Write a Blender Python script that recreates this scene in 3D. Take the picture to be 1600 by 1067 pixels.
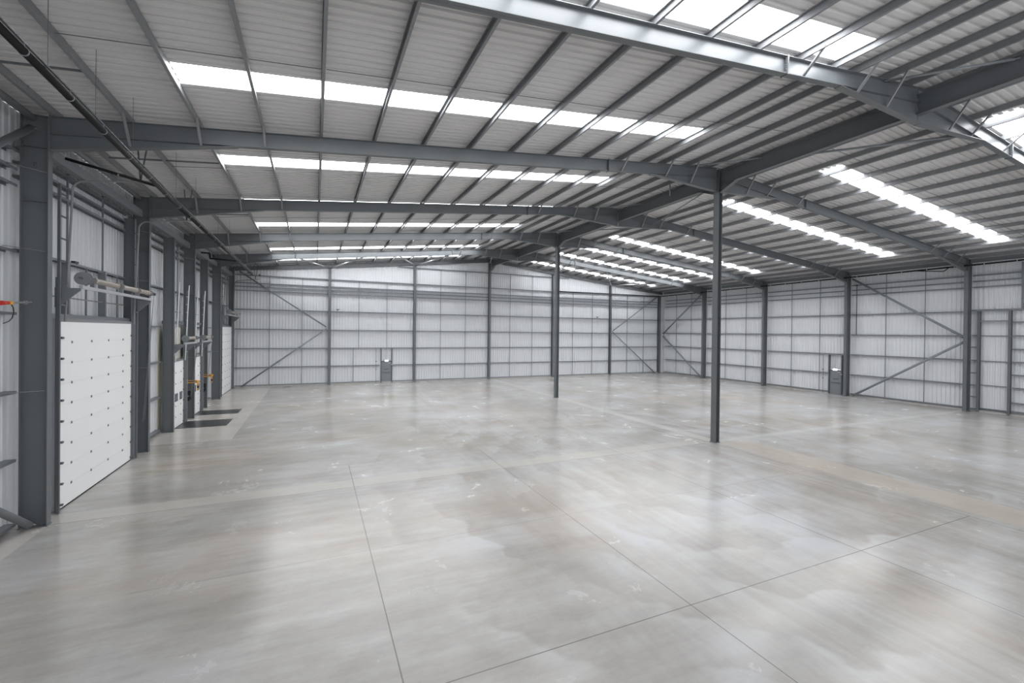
import bpy, bmesh, math, random
from mathutils import Vector, Matrix

# ------------------------------------------------------------------ start
for o in list(bpy.data.objects):
    bpy.data.objects.remove(o, do_unlink=True)
scene = bpy.context.scene
COL = scene.collection
R = math.radians
random.seed(7)

# ------------------------------------------------------------------ camera
FPX = 693.4572
cam_d = bpy.data.cameras.new('camera')
cam = bpy.data.objects.new('camera', cam_d)
COL.objects.link(cam)
cam_d.sensor_fit = 'HORIZONTAL'
cam_d.sensor_width = 36.0
cam_d.lens = FPX / 1600 * 36.0
cam_d.shift_x = 0.0
cam_d.shift_y = -10.75 / 1600
cam_d.clip_start = 0.05
cam_d.clip_end = 500
yaw, pitch, roll = .4181, -.0057, .0111
Fv = Vector((math.sin(yaw)*math.cos(pitch), math.cos(yaw)*math.cos(pitch), math.sin(pitch)))
R0 = Vector((math.cos(yaw), -math.sin(yaw), 0))
U0 = R0.cross(Fv)
Rv = R0*math.cos(roll) + U0*math.sin(roll)
Uv = -R0*math.sin(roll) + U0*math.cos(roll)
M = Matrix((Rv, Uv, -Fv)).transposed().to_4x4()
M.translation = Vector((6.170, -15.110, 5.050))
cam.matrix_world = M
scene.camera = cam

# ------------------------------------------------------------------ world, exposure
SKYLIGHT_STRENGTH = 7.0
w = bpy.data.worlds.new('overcast_sky'); scene.world = w
w.use_nodes = True
bg = w.node_tree.nodes['Background']
bg.inputs[0].default_value = (0.93, 0.96, 1.0, 1)
bg.inputs[1].default_value = 1.15
scene.view_settings.view_transform = 'Standard'
scene.view_settings.look = 'None'
scene.view_settings.gamma = 1.0
scene.view_settings.use_curve_mapping = False
scene.view_settings.exposure = 0.80

# ------------------------------------------------------------------ dimensions
WID = 46.7                    # between inner flanges of the side columns
XM = WID/2
SL = .1035                    # roof slope
YB = 29.1                     # inner face of the back posts
FR = [-7.5, 0.0, 7.5, 15.0, 22.5]
def ztop(X): return 10.38 + SL*(X if X < XM else WID-X)
ANG = math.atan(SL)

# ------------------------------------------------------------------ materials
def new_mat(name):
    m = bpy.data.materials.new(name); m.use_nodes = True
    nt = m.node_tree
    return m, nt, nt.nodes['Principled BSDF']
def setc(b, col, rough=.5, metal=0.0, spec=.5):
    b.inputs['Base Color'].default_value = (*col, 1)
    b.inputs['Roughness'].default_value = rough
    b.inputs['Metallic'].default_value = metal
    b.inputs['Specular IOR Level'].default_value = spec
def simple(name, col, rough=.5, metal=0.0, spec=.5, var=.06, scale=3.0):
    m, nt, b = new_mat(name)
    setc(b, col, rough, metal, spec)
    if var:
        tc = nt.nodes.new('ShaderNodeTexCoord')
        n = nt.nodes.new('ShaderNodeTexNoise'); n.inputs['Scale'].default_value = scale
        n.inputs['Detail'].default_value = 5
        mr = nt.nodes.new('ShaderNodeMapRange')
        mr.inputs[3].default_value = 1-var; mr.inputs[4].default_value = 1+var
        mx = nt.nodes.new('ShaderNodeMixRGB'); mx.blend_type = 'MULTIPLY'; mx.inputs[0].default_value = 1
        mx.inputs[1].default_value = (*col, 1)
        nt.links.new(tc.outputs['Object'], n.inputs['Vector'])
        nt.links.new(n.outputs['Fac'], mr.inputs[0])
        nt.links.new(mr.outputs[0], mx.inputs[2])
        nt.links.new(mx.outputs[0], b.inputs['Base Color'])
    return m
def emit(name, col, s):
    m, nt, b = new_mat(name)
    setc(b, (.8, .8, .8), .4)
    b.inputs['Emission Color'].default_value = (*col, 1)
    b.inputs['Emission Strength'].default_value = s
    return m
MT = {}
MT['steel'] = simple('painted_steel_grey', (.128, .139, .147), .38, 0, .5)
MT['steel_dark'] = simple('painted_steel_dark', (.10, .11, .118), .45)
MT['galv'] = simple('galvanised_steel', (.225, .232, .243), .55, .05, .5, .08, 6)
MT['galv_bright'] = simple('bright_galvanised', (.55, .56, .58), .3, .7, .5, .08, 8)
MT['rail'] = simple('wall_rail_grey', (.20, .215, .235), .42, .2)
MT['liner'] = simple('roof_liner_white', (.63, .62, .615), .42, 0, .4, .03, .6)
MT['wall'] = simple('wall_liner_white', (.68, .695, .72), .45, 0, .4, .03, .5)
MT['door'] = simple('door_white', (.86, .865, .87), .4, 0, .4, .015, 1)
MT['cream'] = simple('cream_panel', (.66, .64, .57), .6, 0, .3, .05, 2)
MT['black'] = simple('black_plastic', (.012, .012, .014), .35, 0, .5, 0)
MT['pipe'] = simple('black_pipe', (.012, .012, .013), .55, 0, .25, 0)
MT['spring'] = simple('spring_steel', (.58, .53, .49), .3, .7, .5, .1, 20)
MT['kerb'] = simple('concrete_kerb', (.42, .41, .40), .8, 0, .3, .15, 5)
MT['ground_pipe'] = simple('tube_steel_grey', (.22, .24, .255), .4)
MT['amber'] = simple('amber_plastic', (.72, .36, .05), .4, 0, .5, 0)
MT['red'] = simple('red_plastic', (.6, .03, .02), .4, 0, .5, 0)
MT['plate'] = simple('checker_plate_black', (.045, .047, .05), .32, .3, .5, .25, 3)
MT['doorgrey'] = simple('door_grey', (.20, .215, .235), .4, 0, .5, .03)
MT['rubber'] = simple('black_rubber', (.02, .02, .02), .7, 0, .3, 0)
MT['glass'] = simple('dark_glass', (.10, .11, .16), .1, 0, .5, 0)
MT['sky'] = emit('daylit_rooflight', (.97, .985, 1.0), SKYLIGHT_STRENGTH)
MT['lamp'] = emit('lit_lamp_diffuser', (1, .97, .88), 4.0)

def floor_material():
    m, nt, b = new_mat('polished_concrete')
    N = nt.nodes; L = nt.links
    tc = N.new('ShaderNodeTexCoord')
    sp = N.new('ShaderNodeSeparateXYZ'); L.new(tc.outputs['Object'], sp.inputs[0])
    def val(v):
        n = N.new('ShaderNodeValue'); n.outputs[0].default_value = v; return n.outputs[0]
    def mth(op, a, c=0.0, clamp=False):
        n = N.new('ShaderNodeMath'); n.operation = op; n.use_clamp = clamp
        for i, v in enumerate((a, c)):
            if isinstance(v, (int, float)): n.inputs[i].default_value = v
            else: L.new(v, n.inputs[i])
        return n.outputs[0]
    X, Y = sp.outputs[0], sp.outputs[1]
    def band(c, lo, hi, soft=.01):
        a = N.new('ShaderNodeMapRange'); a.interpolation_type = 'SMOOTHSTEP'
        L.new(c, a.inputs[0]); a.inputs[1].default_value = lo-soft; a.inputs[2].default_value = lo+soft
        d = N.new('ShaderNodeMapRange'); d.interpolation_type = 'SMOOTHSTEP'
        L.new(c, d.inputs[0]); d.inputs[1].default_value = hi-soft; d.inputs[2].default_value = hi+soft
        d.inputs[3].default_value = 1; d.inputs[4].default_value = 0
        return mth('MULTIPLY', a.outputs[0], d.outputs[0])
    def mapping(scale, rot=0, loc=(0, 0, 0)):
        mp = N.new('ShaderNodeMapping'); L.new(tc.outputs['Object'], mp.inputs[0])
        mp.inputs['Scale'].default_value = scale; mp.inputs['Rotation'].default_value = (0, 0, rot)
        mp.inputs['Location'].default_value = loc
        return mp.outputs[0]
    def noise(vec, scale, detail=6, rough=.6, dist=0.0):
        n = N.new('ShaderNodeTexNoise'); L.new(vec, n.inputs['Vector'])
        n.inputs['Scale'].default_value = scale; n.inputs['Detail'].default_value = detail
        n.inputs['Roughness'].default_value = rough; n.inputs['Distortion'].default_value = dist
        return n.outputs['Fac']
    big = noise(mapping((1, 1, 1)), .14, 4, .5)
    mid = noise(mapping((1, 1, 1), 0, (13, 5, 0)), .5, 12, .66, .3)
    # trowel streaks: across the hall on the left, along it on the right
    sA = noise(mapping((.20, 1.1, 1), .12, (3, 9, 0)), .8, 12, .68)
    sB = noise(mapping((1.3, .16, 1), -.10, (31, 2, 0)), .9, 12, .68)
    sC = noise(mapping((3.6, .30, 1), -.06, (11, 52, 0)), 1.1, 8, .6)
    sD = noise(mapping((.5, 3.2, 1), .10, (61, 12, 0)), 1.1, 8, .6)
    side = N.new('ShaderNodeMapRange'); side.interpolation_type = 'SMOOTHSTEP'; L.new(X, side.inputs[0])
    side.inputs[1].default_value = 8; side.inputs[2].default_value = 15
    def mixf(p, q):
        return mth('ADD', mth('MULTIPLY', p, mth('SUBTRACT', 1.0, side.outputs[0])), mth('MULTIPLY', q, side.outputs[0]))
    streak = mixf(sA, sB); streak2 = mixf(sD, sC)
    fine = noise(mapping((1, 1, 1)), 9, 8, .75)
    # sweeps left by the power float: soft concentric arcs
    def arcs(cx, cy, pitch, seed, r0, r1):
        nx = mth('MULTIPLY', mth('SUBTRACT', noise(mapping((1, 1, 1), 0, (seed, 0, 0)), .35, 3), .5), 3.2)
        dx = mth('SUBTRACT', X, cx); dy = mth('MULTIPLY', mth('SUBTRACT', Y, cy), .85)
        r = mth('ADD', mth('SQRT', mth('ADD', mth('MULTIPLY', dx, dx), mth('MULTIPLY', dy, dy))), nx)
        fr = mth('FRACT', mth('DIVIDE', r, pitch))
        edge = N.new('ShaderNodeMapRange'); L.new(fr, edge.inputs[0]); edge.interpolation_type = 'SMOOTHSTEP'
        edge.inputs[1].default_value = 0; edge.inputs[2].default_value = .14
        shape = mth('MULTIPLY', edge.outputs[0], mth('SUBTRACT', 1.0, fr))
        reg = band(r, r0, r1, 1.2)
        msk = N.new('ShaderNodeMapRange'); L.new(noise(mapping((1, 1, 1), 0, (seed, seed*.7, 0)), .3, 4), msk.inputs[0])
        msk.inputs[1].default_value = .42; msk.inputs[2].default_value = .60
        return mth('MULTIPLY', mth('MULTIPLY', mth('SUBTRACT', shape, .35), msk.outputs[0]), reg)
    a1 = arcs(18.5, -1.5, 1.5, 4.0, 2.5, 11)
    a2 = arcs(34, -8, 1.7, 17.0, 3, 9)
    dust = N.new('ShaderNodeMapRange'); dust.interpolation_type = 'SMOOTHSTEP'
    L.new(noise(mapping((.5, 1.0, 1), .2, (7, 21, 0)), .33, 14, .60, .4), dust.inputs[0])
    dust.inputs[1].default_value = .46; dust.inputs[2].default_value = .62
    scuff = N.new('ShaderNodeMapRange'); L.new(noise(mapping((.6, 1.5, 1), .3, (70, 33, 0)), 1.6, 14, .80, .4), scuff.inputs[0])
    scuff.inputs[1].default_value = .56; scuff.inputs[2].default_value = .72
    s = mth('MULTIPLY', mth('SUBTRACT', big, .5), 1.2)
    s = mth('ADD', s, mth('MULTIPLY', mth('SUBTRACT', mid, .5), .95))
    s = mth('ADD', s, mth('MULTIPLY', mth('SUBTRACT', streak, .5), 1.0))
    s = mth('ADD', s, mth('MULTIPLY', mth('SUBTRACT', streak2, .5), .7))
    s = mth('ADD', s, mth('MULTIPLY', mth('SUBTRACT', fine, .5), .22))
    s = mth('ADD', s, mth('MULTIPLY', a1, .5))
    s = mth('ADD', s, mth('MULTIPLY', a2, .4))
    s = mth('ADD', s, mth('MULTIPLY', mth('SUBTRACT', dust.outputs[0], .35), .30))
    s = mth('SUBTRACT', s, mth('MULTIPLY', scuff.outputs[0], .16))
    s = mth('ADD', s, mth('MULTIPLY', side.outputs[0], .16))
    tone = mth('ADD', mth('MULTIPLY', s, .80), .50, True)
    cr = N.new('ShaderNodeValToRGB'); L.new(tone, cr.inputs[0])
    e = cr.color_ramp.elements
    e[0].position = .0; e[0].color = (.25, .238, .222, 1)
    e[1].position = 1.0; e[1].color = (.50, .505, .525, 1)
    k = e.new(.40); k.color = (.352, .338, .320, 1)
    k = e.new(.62); k.color = (.415, .405, .392, 1)
    # warm tint patches
    warm = N.new('ShaderNodeMapRange'); L.new(noise(mapping((1, 1, 1), 0, (40, 11, 0)), .2, 5), warm.inputs[0])
    warm.inputs[1].default_value = .48; warm.inputs[2].default_value = .66; warm.inputs[4].default_value = .8
    mw = N.new('ShaderNodeMixRGB'); mw.blend_type = 'MULTIPLY'; L.new(warm.outputs[0], mw.inputs[0])
    L.new(cr.outputs[0], mw.inputs[1]); mw.inputs[2].default_value = (1.0, .925, .85, 1)
    col = mw.outputs[0]
    def over(col, mask, c, k=1.0, mode='MIX'):
        mx = N.new('ShaderNodeMixRGB'); mx.blend_type = mode
        L.new(mth('MULTIPLY', mask, k, True), mx.inputs[0]); L.new(col, mx.inputs[1])
        mx.inputs[2].default_value = (*c, 1); return mx.outputs[0]
    # pale infill strips along the column lines and beside the docks
    west = mth('LESS_THAN', X, 22.9)
    col = over(col, mth('MULTIPLY', band(Y, .0, .75, .05), west), (.50, .475, .44), .65)
    col = over(col, mth('MULTIPLY', band(Y, -.1, .35, .1), mth('GREATER_THAN', X, 23.5)), (.55, .54, .52), .6)
    col = over(col, mth('MULTIPLY', band(X, 23.1, 23.75, .05), mth('GREATER_THAN', Y, .2)), (.56, .54, .52), .7)
    col = over(col, mth('MULTIPLY', band(X, 23.45, 25.1, .08), mth('LESS_THAN', Y, -.2)), (.50, .44, .37), .62)
    col = over(col, mth('MULTIPLY', band(X, -1, 2.75, .05), mth('GREATER_THAN', Y, 8.6)), (.54, .505, .47), .65)
    col = over(col, mth('MULTIPLY', band(X, -1, .02, .02), mth('LESS_THAN', Y, .1)), (.60, .56, .53), .6)
    # cut joints
    j = None
    dark = (.13, .12, .11)
    for c, lo, hi in ((X, 7.37, None), (X, 12.62, None), (X, 17.95, None), (Y, -8.95, None), (Y, -4.5, None)):
        msk = mth('LESS_THAN', mth('ABSOLUTE', mth('SUBTRACT', c, lo)), .011)
        msk = mth('MULTIPLY', msk, mth('LESS_THAN', X, 23.1))
        msk = mth('MULTIPLY', msk, mth('GREATER_THAN', X, 3.0))
        if c is X:
            msk = mth('MULTIPLY', msk, mth('LESS_THAN', Y, 2.5))
        col = over(col, msk, dark, .75 if (c is X or lo < -5) else .35)
    col = over(col, mth('MULTIPLY', band(Y, -.012, .012, .004), west), dark, .6)
    col = over(col, mth('MULTIPLY', band(Y, .33, .35, .004), mth('GREATER_THAN', X, 23.4)), dark, .35)
    col = over(col, band(X, 23.08, 23.105, .004), dark, .55)
    col = over(col, mth('MULTIPLY', band(X, 2.74, 2.765, .004), mth('GREATER_THAN', Y, 8.6)), dark, .5)
    for yy in (7.5, 15.0, 22.5):
        col = over(col, mth('MULTIPLY', band(Y, yy, yy+.02, .004), west), dark, .3)
    L.new(col, b.inputs['Base Color'])
    rr = N.new('ShaderNodeMapRange'); L.new(mid, rr.inputs[0])
    rr.inputs[1].default_value = .3; rr.inputs[2].default_value = .7
    rr.inputs[3].default_value = .15; rr.inputs[4].default_value = .30
    L.new(rr.outputs[0], b.inputs['Roughness'])
    b.inputs['Specular IOR Level'].default_value = .5
    bp = N.new('ShaderNodeBump'); bp.inputs['Strength'].default_value = .08
    bp.inputs['Distance'].default_value = .004
    L.new(streak2, bp.inputs['Height']); L.new(bp.outputs[0], b.inputs['Normal'])
    return m
MT['floor'] = floor_material()

# ------------------------------------------------------------------ mesh helpers
class MB:
    def __init__(s): s.v = []; s.f = []
    def poly(s, pts, faces):
        b = len(s.v); s.v += [tuple(p) for p in pts]
        s.f += [tuple(i+b for i in f) for f in faces]; return s
    def box(s, x0, x1, y0, y1, z0, z1):
        p = [(x, y, z) for z in (z0, z1) for y in (y0, y1) for x in (x0, x1)]
        return s.poly(p, [(0, 2, 3, 1), (4, 5, 7, 6), (0, 1, 5, 4), (2, 6, 7, 3), (0, 4, 6, 2), (1, 3, 7, 5)])
    def prism(s, a, b, sec, up=(0, 0, 1)):
        """extrude 2D section (u sideways, v along up) from a to b"""
        a = Vector(a); b = Vector(b); d = (b-a).normalized(); up = Vector(up)
        u = d.cross(up).normalized(); v = u.cross(d).normalized()
        n = len(sec)
        pts = [a+u*p+v*q for p, q in sec] + [b+u*p+v*q for p, q in sec]
        fs = [tuple(range(n-1, -1, -1)), tuple(range(n, 2*n))]
        fs += [(i, (i+1) % n, n+(i+1) % n, n+i) for i in range(n)]
        return s.poly(pts, fs)
    def tube(s, a, b, r, n=12, r2=None):
        r2 = r if r2 is None else r2
        a = Vector(a); b = Vector(b); d = (b-a).normalized()
        up = Vector((0, 0, 1)) if abs(d.z) < .9 else Vector((1, 0, 0))
        u = d.cross(up).normalized(); v = u.cross(d)
        pts = []
        for c, rad in ((a, r), (b, r2)):
            pts += [c+u*rad*math.cos(2*math.pi*i/n)+v*rad*math.sin(2*math.pi*i/n) for i in range(n)]
        fs = [tuple(range(n-1, -1, -1)), tuple(range(n, 2*n))]
        fs += [(i, (i+1) % n, n+(i+1) % n, n+i) for i in range(n)]
        return s.poly(pts, fs)
    def path(s, pts, r, n=10):
        for p, q in zip(pts[:-1], pts[1:]): s.tube(p, q, r, n)
        return s
    def xz(s, poly, y0, y1):
        n = len(poly)
        pts = [(x, y0, z) for x, z in poly]+[(x, y1, z) for x, z in poly]
        fs = [tuple(range(n-1, -1, -1)), tuple(range(n, 2*n))]
        fs += [(i, (i+1) % n, n+(i+1) % n, n+i) for i in range(n)]
        return s.poly(pts, fs)
    def yz(s, poly, x0, x1):
        n = len(poly)
        pts = [(x0, y, z) for y, z in poly]+[(x1, y, z) for y, z in poly]
        fs = [tuple(range(n-1, -1, -1)), tuple(range(n, 2*n))]
        fs += [(i, (i+1) % n, n+(i+1) % n, n+i) for i in range(n)]
        return s.poly(pts, fs)
    def mesh(s, name, mat, smooth=False):
        me = bpy.data.meshes.new(name)
        me.from_pydata(s.v, [], s.f); me.materials.append(mat)
        bm = bmesh.new(); bm.from_mesh(me)
        bmesh.ops.recalc_face_normals(bm, faces=bm.faces)
        bm.to_mesh(me); bm.free()
        if smooth:
            for p in me.polygons: p.use_smooth = len(p.vertices) == 4
        return me
    def obj(s, name, mat, parent=None, smooth=False):
        me = s.mesh(name, MT[mat], smooth)
        if parent is not None:                       # keep children in world coordinates
            pass
        o = bpy.data.objects.new(name, me); COL.objects.link(o)
        if parent is not None:
            o.parent = parent
            o.matrix_parent_inverse = Matrix.Translation(-offset(parent))
        return o
def offset(o):
    v = Vector(o.location)
    return v
def empty(name, loc=(0, 0, 0)):
    o = bpy.data.objects.new(name, None); COL.objects.link(o)
    o.location = loc; o.empty_display_size = .2
    return o
def tag(o, label=None, cat=None, group=None, kind=None):
    if label:
        n = len(label.split())
        if not 4 <= n <= 16: print('LABEL', n, label)
        o['label'] = label
    if cat: o['category'] = cat
    if group: o['group'] = group
    if kind: o['kind'] = kind
    return o
def place(name, me, loc, rot=(0, 0, 0), parent=None):
    o = bpy.data.objects.new(name, me); COL.objects.link(o)
    o.location = loc; o.rotation_euler = rot
    if parent is not None:
        o.parent = parent; o.matrix_parent_inverse = Matrix.Translation(-offset(parent))
    return o
def I(d, b, tf=.016, tw=.011):
    h, w2, t = d/2, b/2, tw/2
    return [(-w2, -h), (w2, -h), (w2, -h+tf), (t, -h+tf), (t, h-tf), (w2, h-tf), (w2, h), (-w2, h), (-w2, h-tf), (-t, h-tf), (-t, -h+tf), (-w2, -h+tf)]
def Csec(d, b, t=.006, lip=.018, sgn=1):
    h = d/2
    p = [(0, -h), (b, -h), (b, -h+lip), (b-t, -h+lip), (b-t, -h+t), (t, -h+t), (t, h-t), (b-t, h-t), (b-t, h-lip), (b, h-lip), (b, h), (0, h)]
    return [(sgn*x, y) for x, y in p]
ORD = ['zeroth', 'first', 'second', 'third', 'fourth', 'fifth', 'sixth', 'seventh', 'eighth', 'ninth', 'tenth', 'eleventh', 'twelfth', 'thirteenth', 'fourteenth', 'fifteenth', 'sixteenth', 'seventeenth']
LOWER = False

# ------------------------------------------------------------------ floor
m = MB(); m.poly([(-1.2, -26, 0), (WID+1.2, -26, 0), (WID+1.2, YB+.6, 0), (-1.2, YB+.6, 0)], [(0, 1, 2, 3)])
m.poly([(-1.2, -26, -.3), (WID+1.2, -26, -.3), (WID+1.2, YB+.6, -.3), (-1.2, YB+.6, -.3)], [(3, 2, 1, 0)])
tag(m.obj('floor', 'floor'), 'polished grey concrete warehouse floor with fine cut joints', kind='structure')

# ------------------------------------------------------------------ profiled sheets
def profile(t0, t1, pitch, depth, top=.32, slope=.08):
    """list of (t, d) along a trapezoidal sheet, ribs locked to a global grid"""
    out = [(t0, 0)]
    k = math.floor(t0/pitch)
    while k*pitch < t1:
        b = k*pitch
        for f, d in ((.10, 0), (.10+slope, 1), (.10+slope+top, 1), (.10+2*slope+top, 0)):
            t = b+f*pitch
            if t0 < t < t1: out.append((t, d*depth))
        k += 1
    out.append((t1, 0))
    return out
def strip_sheet(mb, lines):
    """lines: list of (bottom point, top point)"""
    b = len(mb.v)
    for p, q in lines: mb.v += [tuple(p), tuple(q)]
    for i in range(len(lines)-1):
        mb.f.append((b+2*i, b+2*i+2, b+2*i+3, b+2*i+1))
LIN = .205                         # liner above rafter top
SKY = [(-8.52, -7.55), (-3.05, -2.12), (2.62, 3.55), (8.14, 9.05), (12.95, 13.88), (17.65, 18.5), (21.3, 22.2), (26.7, 27.65)]
XA, XB2 = 3.2, 19.35
def roof_half(side):
    def P(x, y, d):
        X = x if side == 'left' else WID-x
        return (X, y, 10.38+SL*x+LIN+d)
    mb = MB()
    ys = [-24.5]+[v for ab in SKY for v in ab]+[YB+.45]
    for i in range(0, len(ys)-1):
        pr = profile(ys[i], ys[i+1], .25, .045)
        if i % 2 == 0: segs = [(-.85, XM)]
        else: segs = [(-.85, XA), (XB2, XM)]
        for a, b in segs:
            strip_sheet(mb, [(P(a, y, d), P(b, y, d)) for y, d in pr])
    return mb
for side in ('left', 'right'):
    o = roof_half(side).obj('ceiling', 'liner')
    tag(o, f'white ribbed roof lining sheets of the {side} roof slope', kind='structure')
DEPTHW = {0: 'nearest the camera', 1: 'second from the camera', 2: 'third from the camera', 3: 'fourth from the camera', 4: 'fifth from the camera', 5: 'sixth from the camera', 6: 'seventh from the camera', 7: 'last before the back wall'}
n = 0
for side in ('left', 'right'):
    for i, (a, b) in enumerate(SKY):
        n += 1
        mb = MB()
        def X(x): return x if side == 'left' else WID-x
        z0 = 10.38+SL*XA+LIN+.02; z1 = 10.38+SL*XB2+LIN+.02
        p = [(X(XA), a, z0), (X(XA), b, z0), (X(XB2), b, z1), (X(XB2), a, z1)]
        q = [(x, y, z+.025) for x, y, z in p]
        mb.poly(p+q, [(0, 1, 2, 3), (7, 6, 5, 4), (0, 4, 5, 1), (1, 5, 6, 2), (2, 6, 7, 3), (3, 7, 4, 0)])
        o = mb.obj(f'window_{n}', 'sky')
        tag(o, f'glowing white rooflight strip on the {side} roof slope, {DEPTHW[i]}', kind='structure')

def wall_sheet(name, mode, fixed, segs, label, pitch=.25, depth=.03):
    """segs: (t0, t1, zfun0, zfun1)"""
    mb = MB()
    for t0, t1, z0, z1 in segs:
        pr = profile(t0, t1, pitch, depth)
        L_ = []
        for t, d in pr:
            za = z0(t) if callable(z0) else z0
            zb = z1(t) if callable(z1) else z1
            if mode == 'x+': L_.append(((fixed+d, t, za), (fixed+d, t, zb)))     # left wall facing +X
            if mode == 'x-': L_.append(((fixed-d, t, za), (fixed-d, t, zb)))
            if mode == 'y-': L_.append(((t, fixed-d, za), (t, fixed-d, zb)))
        strip_sheet(mb, L_)
    o = mb.obj(name, 'wall')
    tag(o, label, kind='structure'); return o
XLW, XRW, YBW = -.80, WID+.80, YB+.40
ZE = ztop(0)-SL*.8+LIN
D1 = (1.10, 6.22); D2 = (11.75, 13.62); D3 = (15.55, 17.40); D4 = (24.0, 28.45)
HB, HD = 5.20, 3.36
wall_sheet('wall_left', 'x+', XLW, [(-24.5, D1[0], 0, ZE), (D1[0], D1[1], HB, ZE), (D1[1], D2[0], 0, ZE), (D2[0], D2[1], HD, ZE), (D2[1], D3[0], 0, ZE), (D3[0], D3[1], HD, ZE), (D3[1], D4[0], 0, ZE), (D4[0], D4[1], HB, ZE), (D4[1], YB+.45, 0, ZE)],
           'white ribbed cladding wall along the loading doors on the left')
zg = lambda x: ztop(x)+LIN+.02
PDX = (12.10, 13.05)              # back personnel door
wall_sheet('wall_back', 'y-', YBW, [(-.85, PDX[0], 0, zg), (PDX[0], PDX[1], 2.05, zg), (PDX[1], XM, 0, zg), (XM, WID+.85, 0, zg)],
           'white ribbed gable wall at the far end of the warehouse')
PDY = (8.05, 9.00)
wall_sheet('wall_right', 'x-', XRW, [(-24.5, PDY[0], 0, ZE), (PDY[0], PDY[1], 2.12, ZE), (PDY[1], YB+.45, 0, ZE)],
           'white ribbed cladding wall on the right side')
# outer skins so that the walls have thickness
for nm, bx in (('trim_1', (XLW-.16, XLW-.12, D1[1]+.3, D2[0]-.3, 0, ZE)),):
    pass

# concrete kerbs under the rails
def kerb(name, bx, label):
    m = MB(); m.box(*bx); tag(m.obj(name, 'kerb'), label, kind='structure')
kerb('baseboard_back', (-.55, WID+.55, YB+.20, YB+.39, 0, .12), 'low concrete kerb under the back wall cladding')
kerb('baseboard_right', (WID+.60, WID+.79, -24, YB+.2, 0, .12), 'low concrete kerb under the right wall cladding')

# cream insulated panels round the dock doors
def trim(i, bx, label):
    m = MB(); m.box(*bx); tag(m.obj(f'trim_{i}', 'cream'), label, kind='structure')
trim(1, (-.79, -.72, 11.30, 11.69, 0, 5.1), 'tall cream flat panel left of the first dock door')
trim(2, (-.52, -.42, D2[0]-.2, D2[1]+.25, HD+.12, 5.1), 'cream flat panel above the first dock door')
trim(3, (-.52, -.42, D3[0]-.1, D3[1]+.1, HD+.12, 5.1), 'cream flat panel above the second dock door')

# ------------------------------------------------------------------ columns
CN = {-7.5: 'before the nearest big door', 0.0: 'beside the nearest big door', 7.5: 'between the nearest big door and the docks', 15.0: 'between the two dock doors', 22.5: 'before the farthest big door'}
def base_bits(t, x, y, wx, wy):
    m = MB(); m.box(x-wx/2, x+wx/2, y-wy/2, y+wy/2, .001, .022); m.obj('base_plate', 'steel', t)
for k, Y in enumerate(FR):
    # left
    t = empty('steel_column', (-.27, Y, 0))
    tag(t, f'grey I-section column against the left wall, {CN[Y]}', 'column', 'portal columns along the left wall')
    m = MB(); m.prism((-.265, Y, .02), (-.265, Y, ztop(-.5)+.02), I(.53, .21), up=(1, 0, 0)); m.obj('shaft', 'steel', t)
    base_bits(t, -.265, Y, .56, .24)
    m = MB()
    for z in (9.56, ztop(0)-.03, 8.2): m.box(-.51, -.02, Y-.1, Y+.1, z-.007, z+.007)
    m.obj('stiffener', 'steel', t)
    for z in (3.46, 6.97, 8.95):
        m = MB(); m.prism((-.60, Y-.62, z), (-.05, Y-.09, z-.02), [(-.03, -.004), (.03, -.004), (.03, .004), (-.03, .004)])
        m.obj('rail_stay', 'galv', t)
    if k < 3:
        m = MB()
        for a in (-.31, -.27):
            for b_ in (9.05, 9.11, 9.17): m.tube((a, Y-.03, b_), (a, Y-.006, b_), .014, 6)
        m.obj('bolt_cluster', 'steel', t)
    # right
    t = empty('steel_column', (WID+.27, Y, 0))
    RN = {-7.5: 'out beside the tall wall opening', 0.0: 'beside the tall framed wall opening', 7.5: 'beside the right exit door', 15.0: 'between the exit door and corner bay', 22.5: 'second from the far right corner'}
    tag(t, f'grey I-section column against the right wall, {RN[Y]}', 'column', 'portal columns along the right wall')
    m = MB(); m.prism((WID+.265, Y, .02), (WID+.265, Y, ztop(WID+.5)+.02), I(.53, .21), up=(1, 0, 0)); m.obj('shaft', 'steel', t)
    base_bits(t, WID+.265, Y, .56, .24)
    m = MB()
    for z in (9.56, ztop(0)-.03): m.box(WID+.02, WID+.51, Y-.1, Y+.1, z-.007, z+.007)
    m.obj('stiffener', 'steel', t)
    for z in (3.5, 5.17, 8.7):
        m = MB(); m.prism((WID+.58, Y-.55, z), (WID+.05, Y-.09, z-.02), [(-.025, -.004), (.025, -.004), (.025, .004), (-.025, .004)])
        m.obj('rail_stay', 'galv', t)
for Y, nm in ((0.0, 'near'), (15.0, 'far')):
    t = empty('steel_column', (XM, Y, 0))
    tag(t, f'freestanding grey steel column under the roof ridge, the {nm} one', 'column', 'freestanding ridge columns')
    m = MB(); m.prism((XM, Y, .02), (XM, Y, 12.70), I(.26, .28, .02, .014), up=(1, 0, 0)); m.obj('shaft', 'steel', t)
    base_bits(t, XM, Y, .34, .32)
    m = MB(); m.box(XM-.13, XM+.13, Y-.16, Y+.16, 11.66, 11.685); m.obj('cap_plate', 'steel', t)
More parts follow.
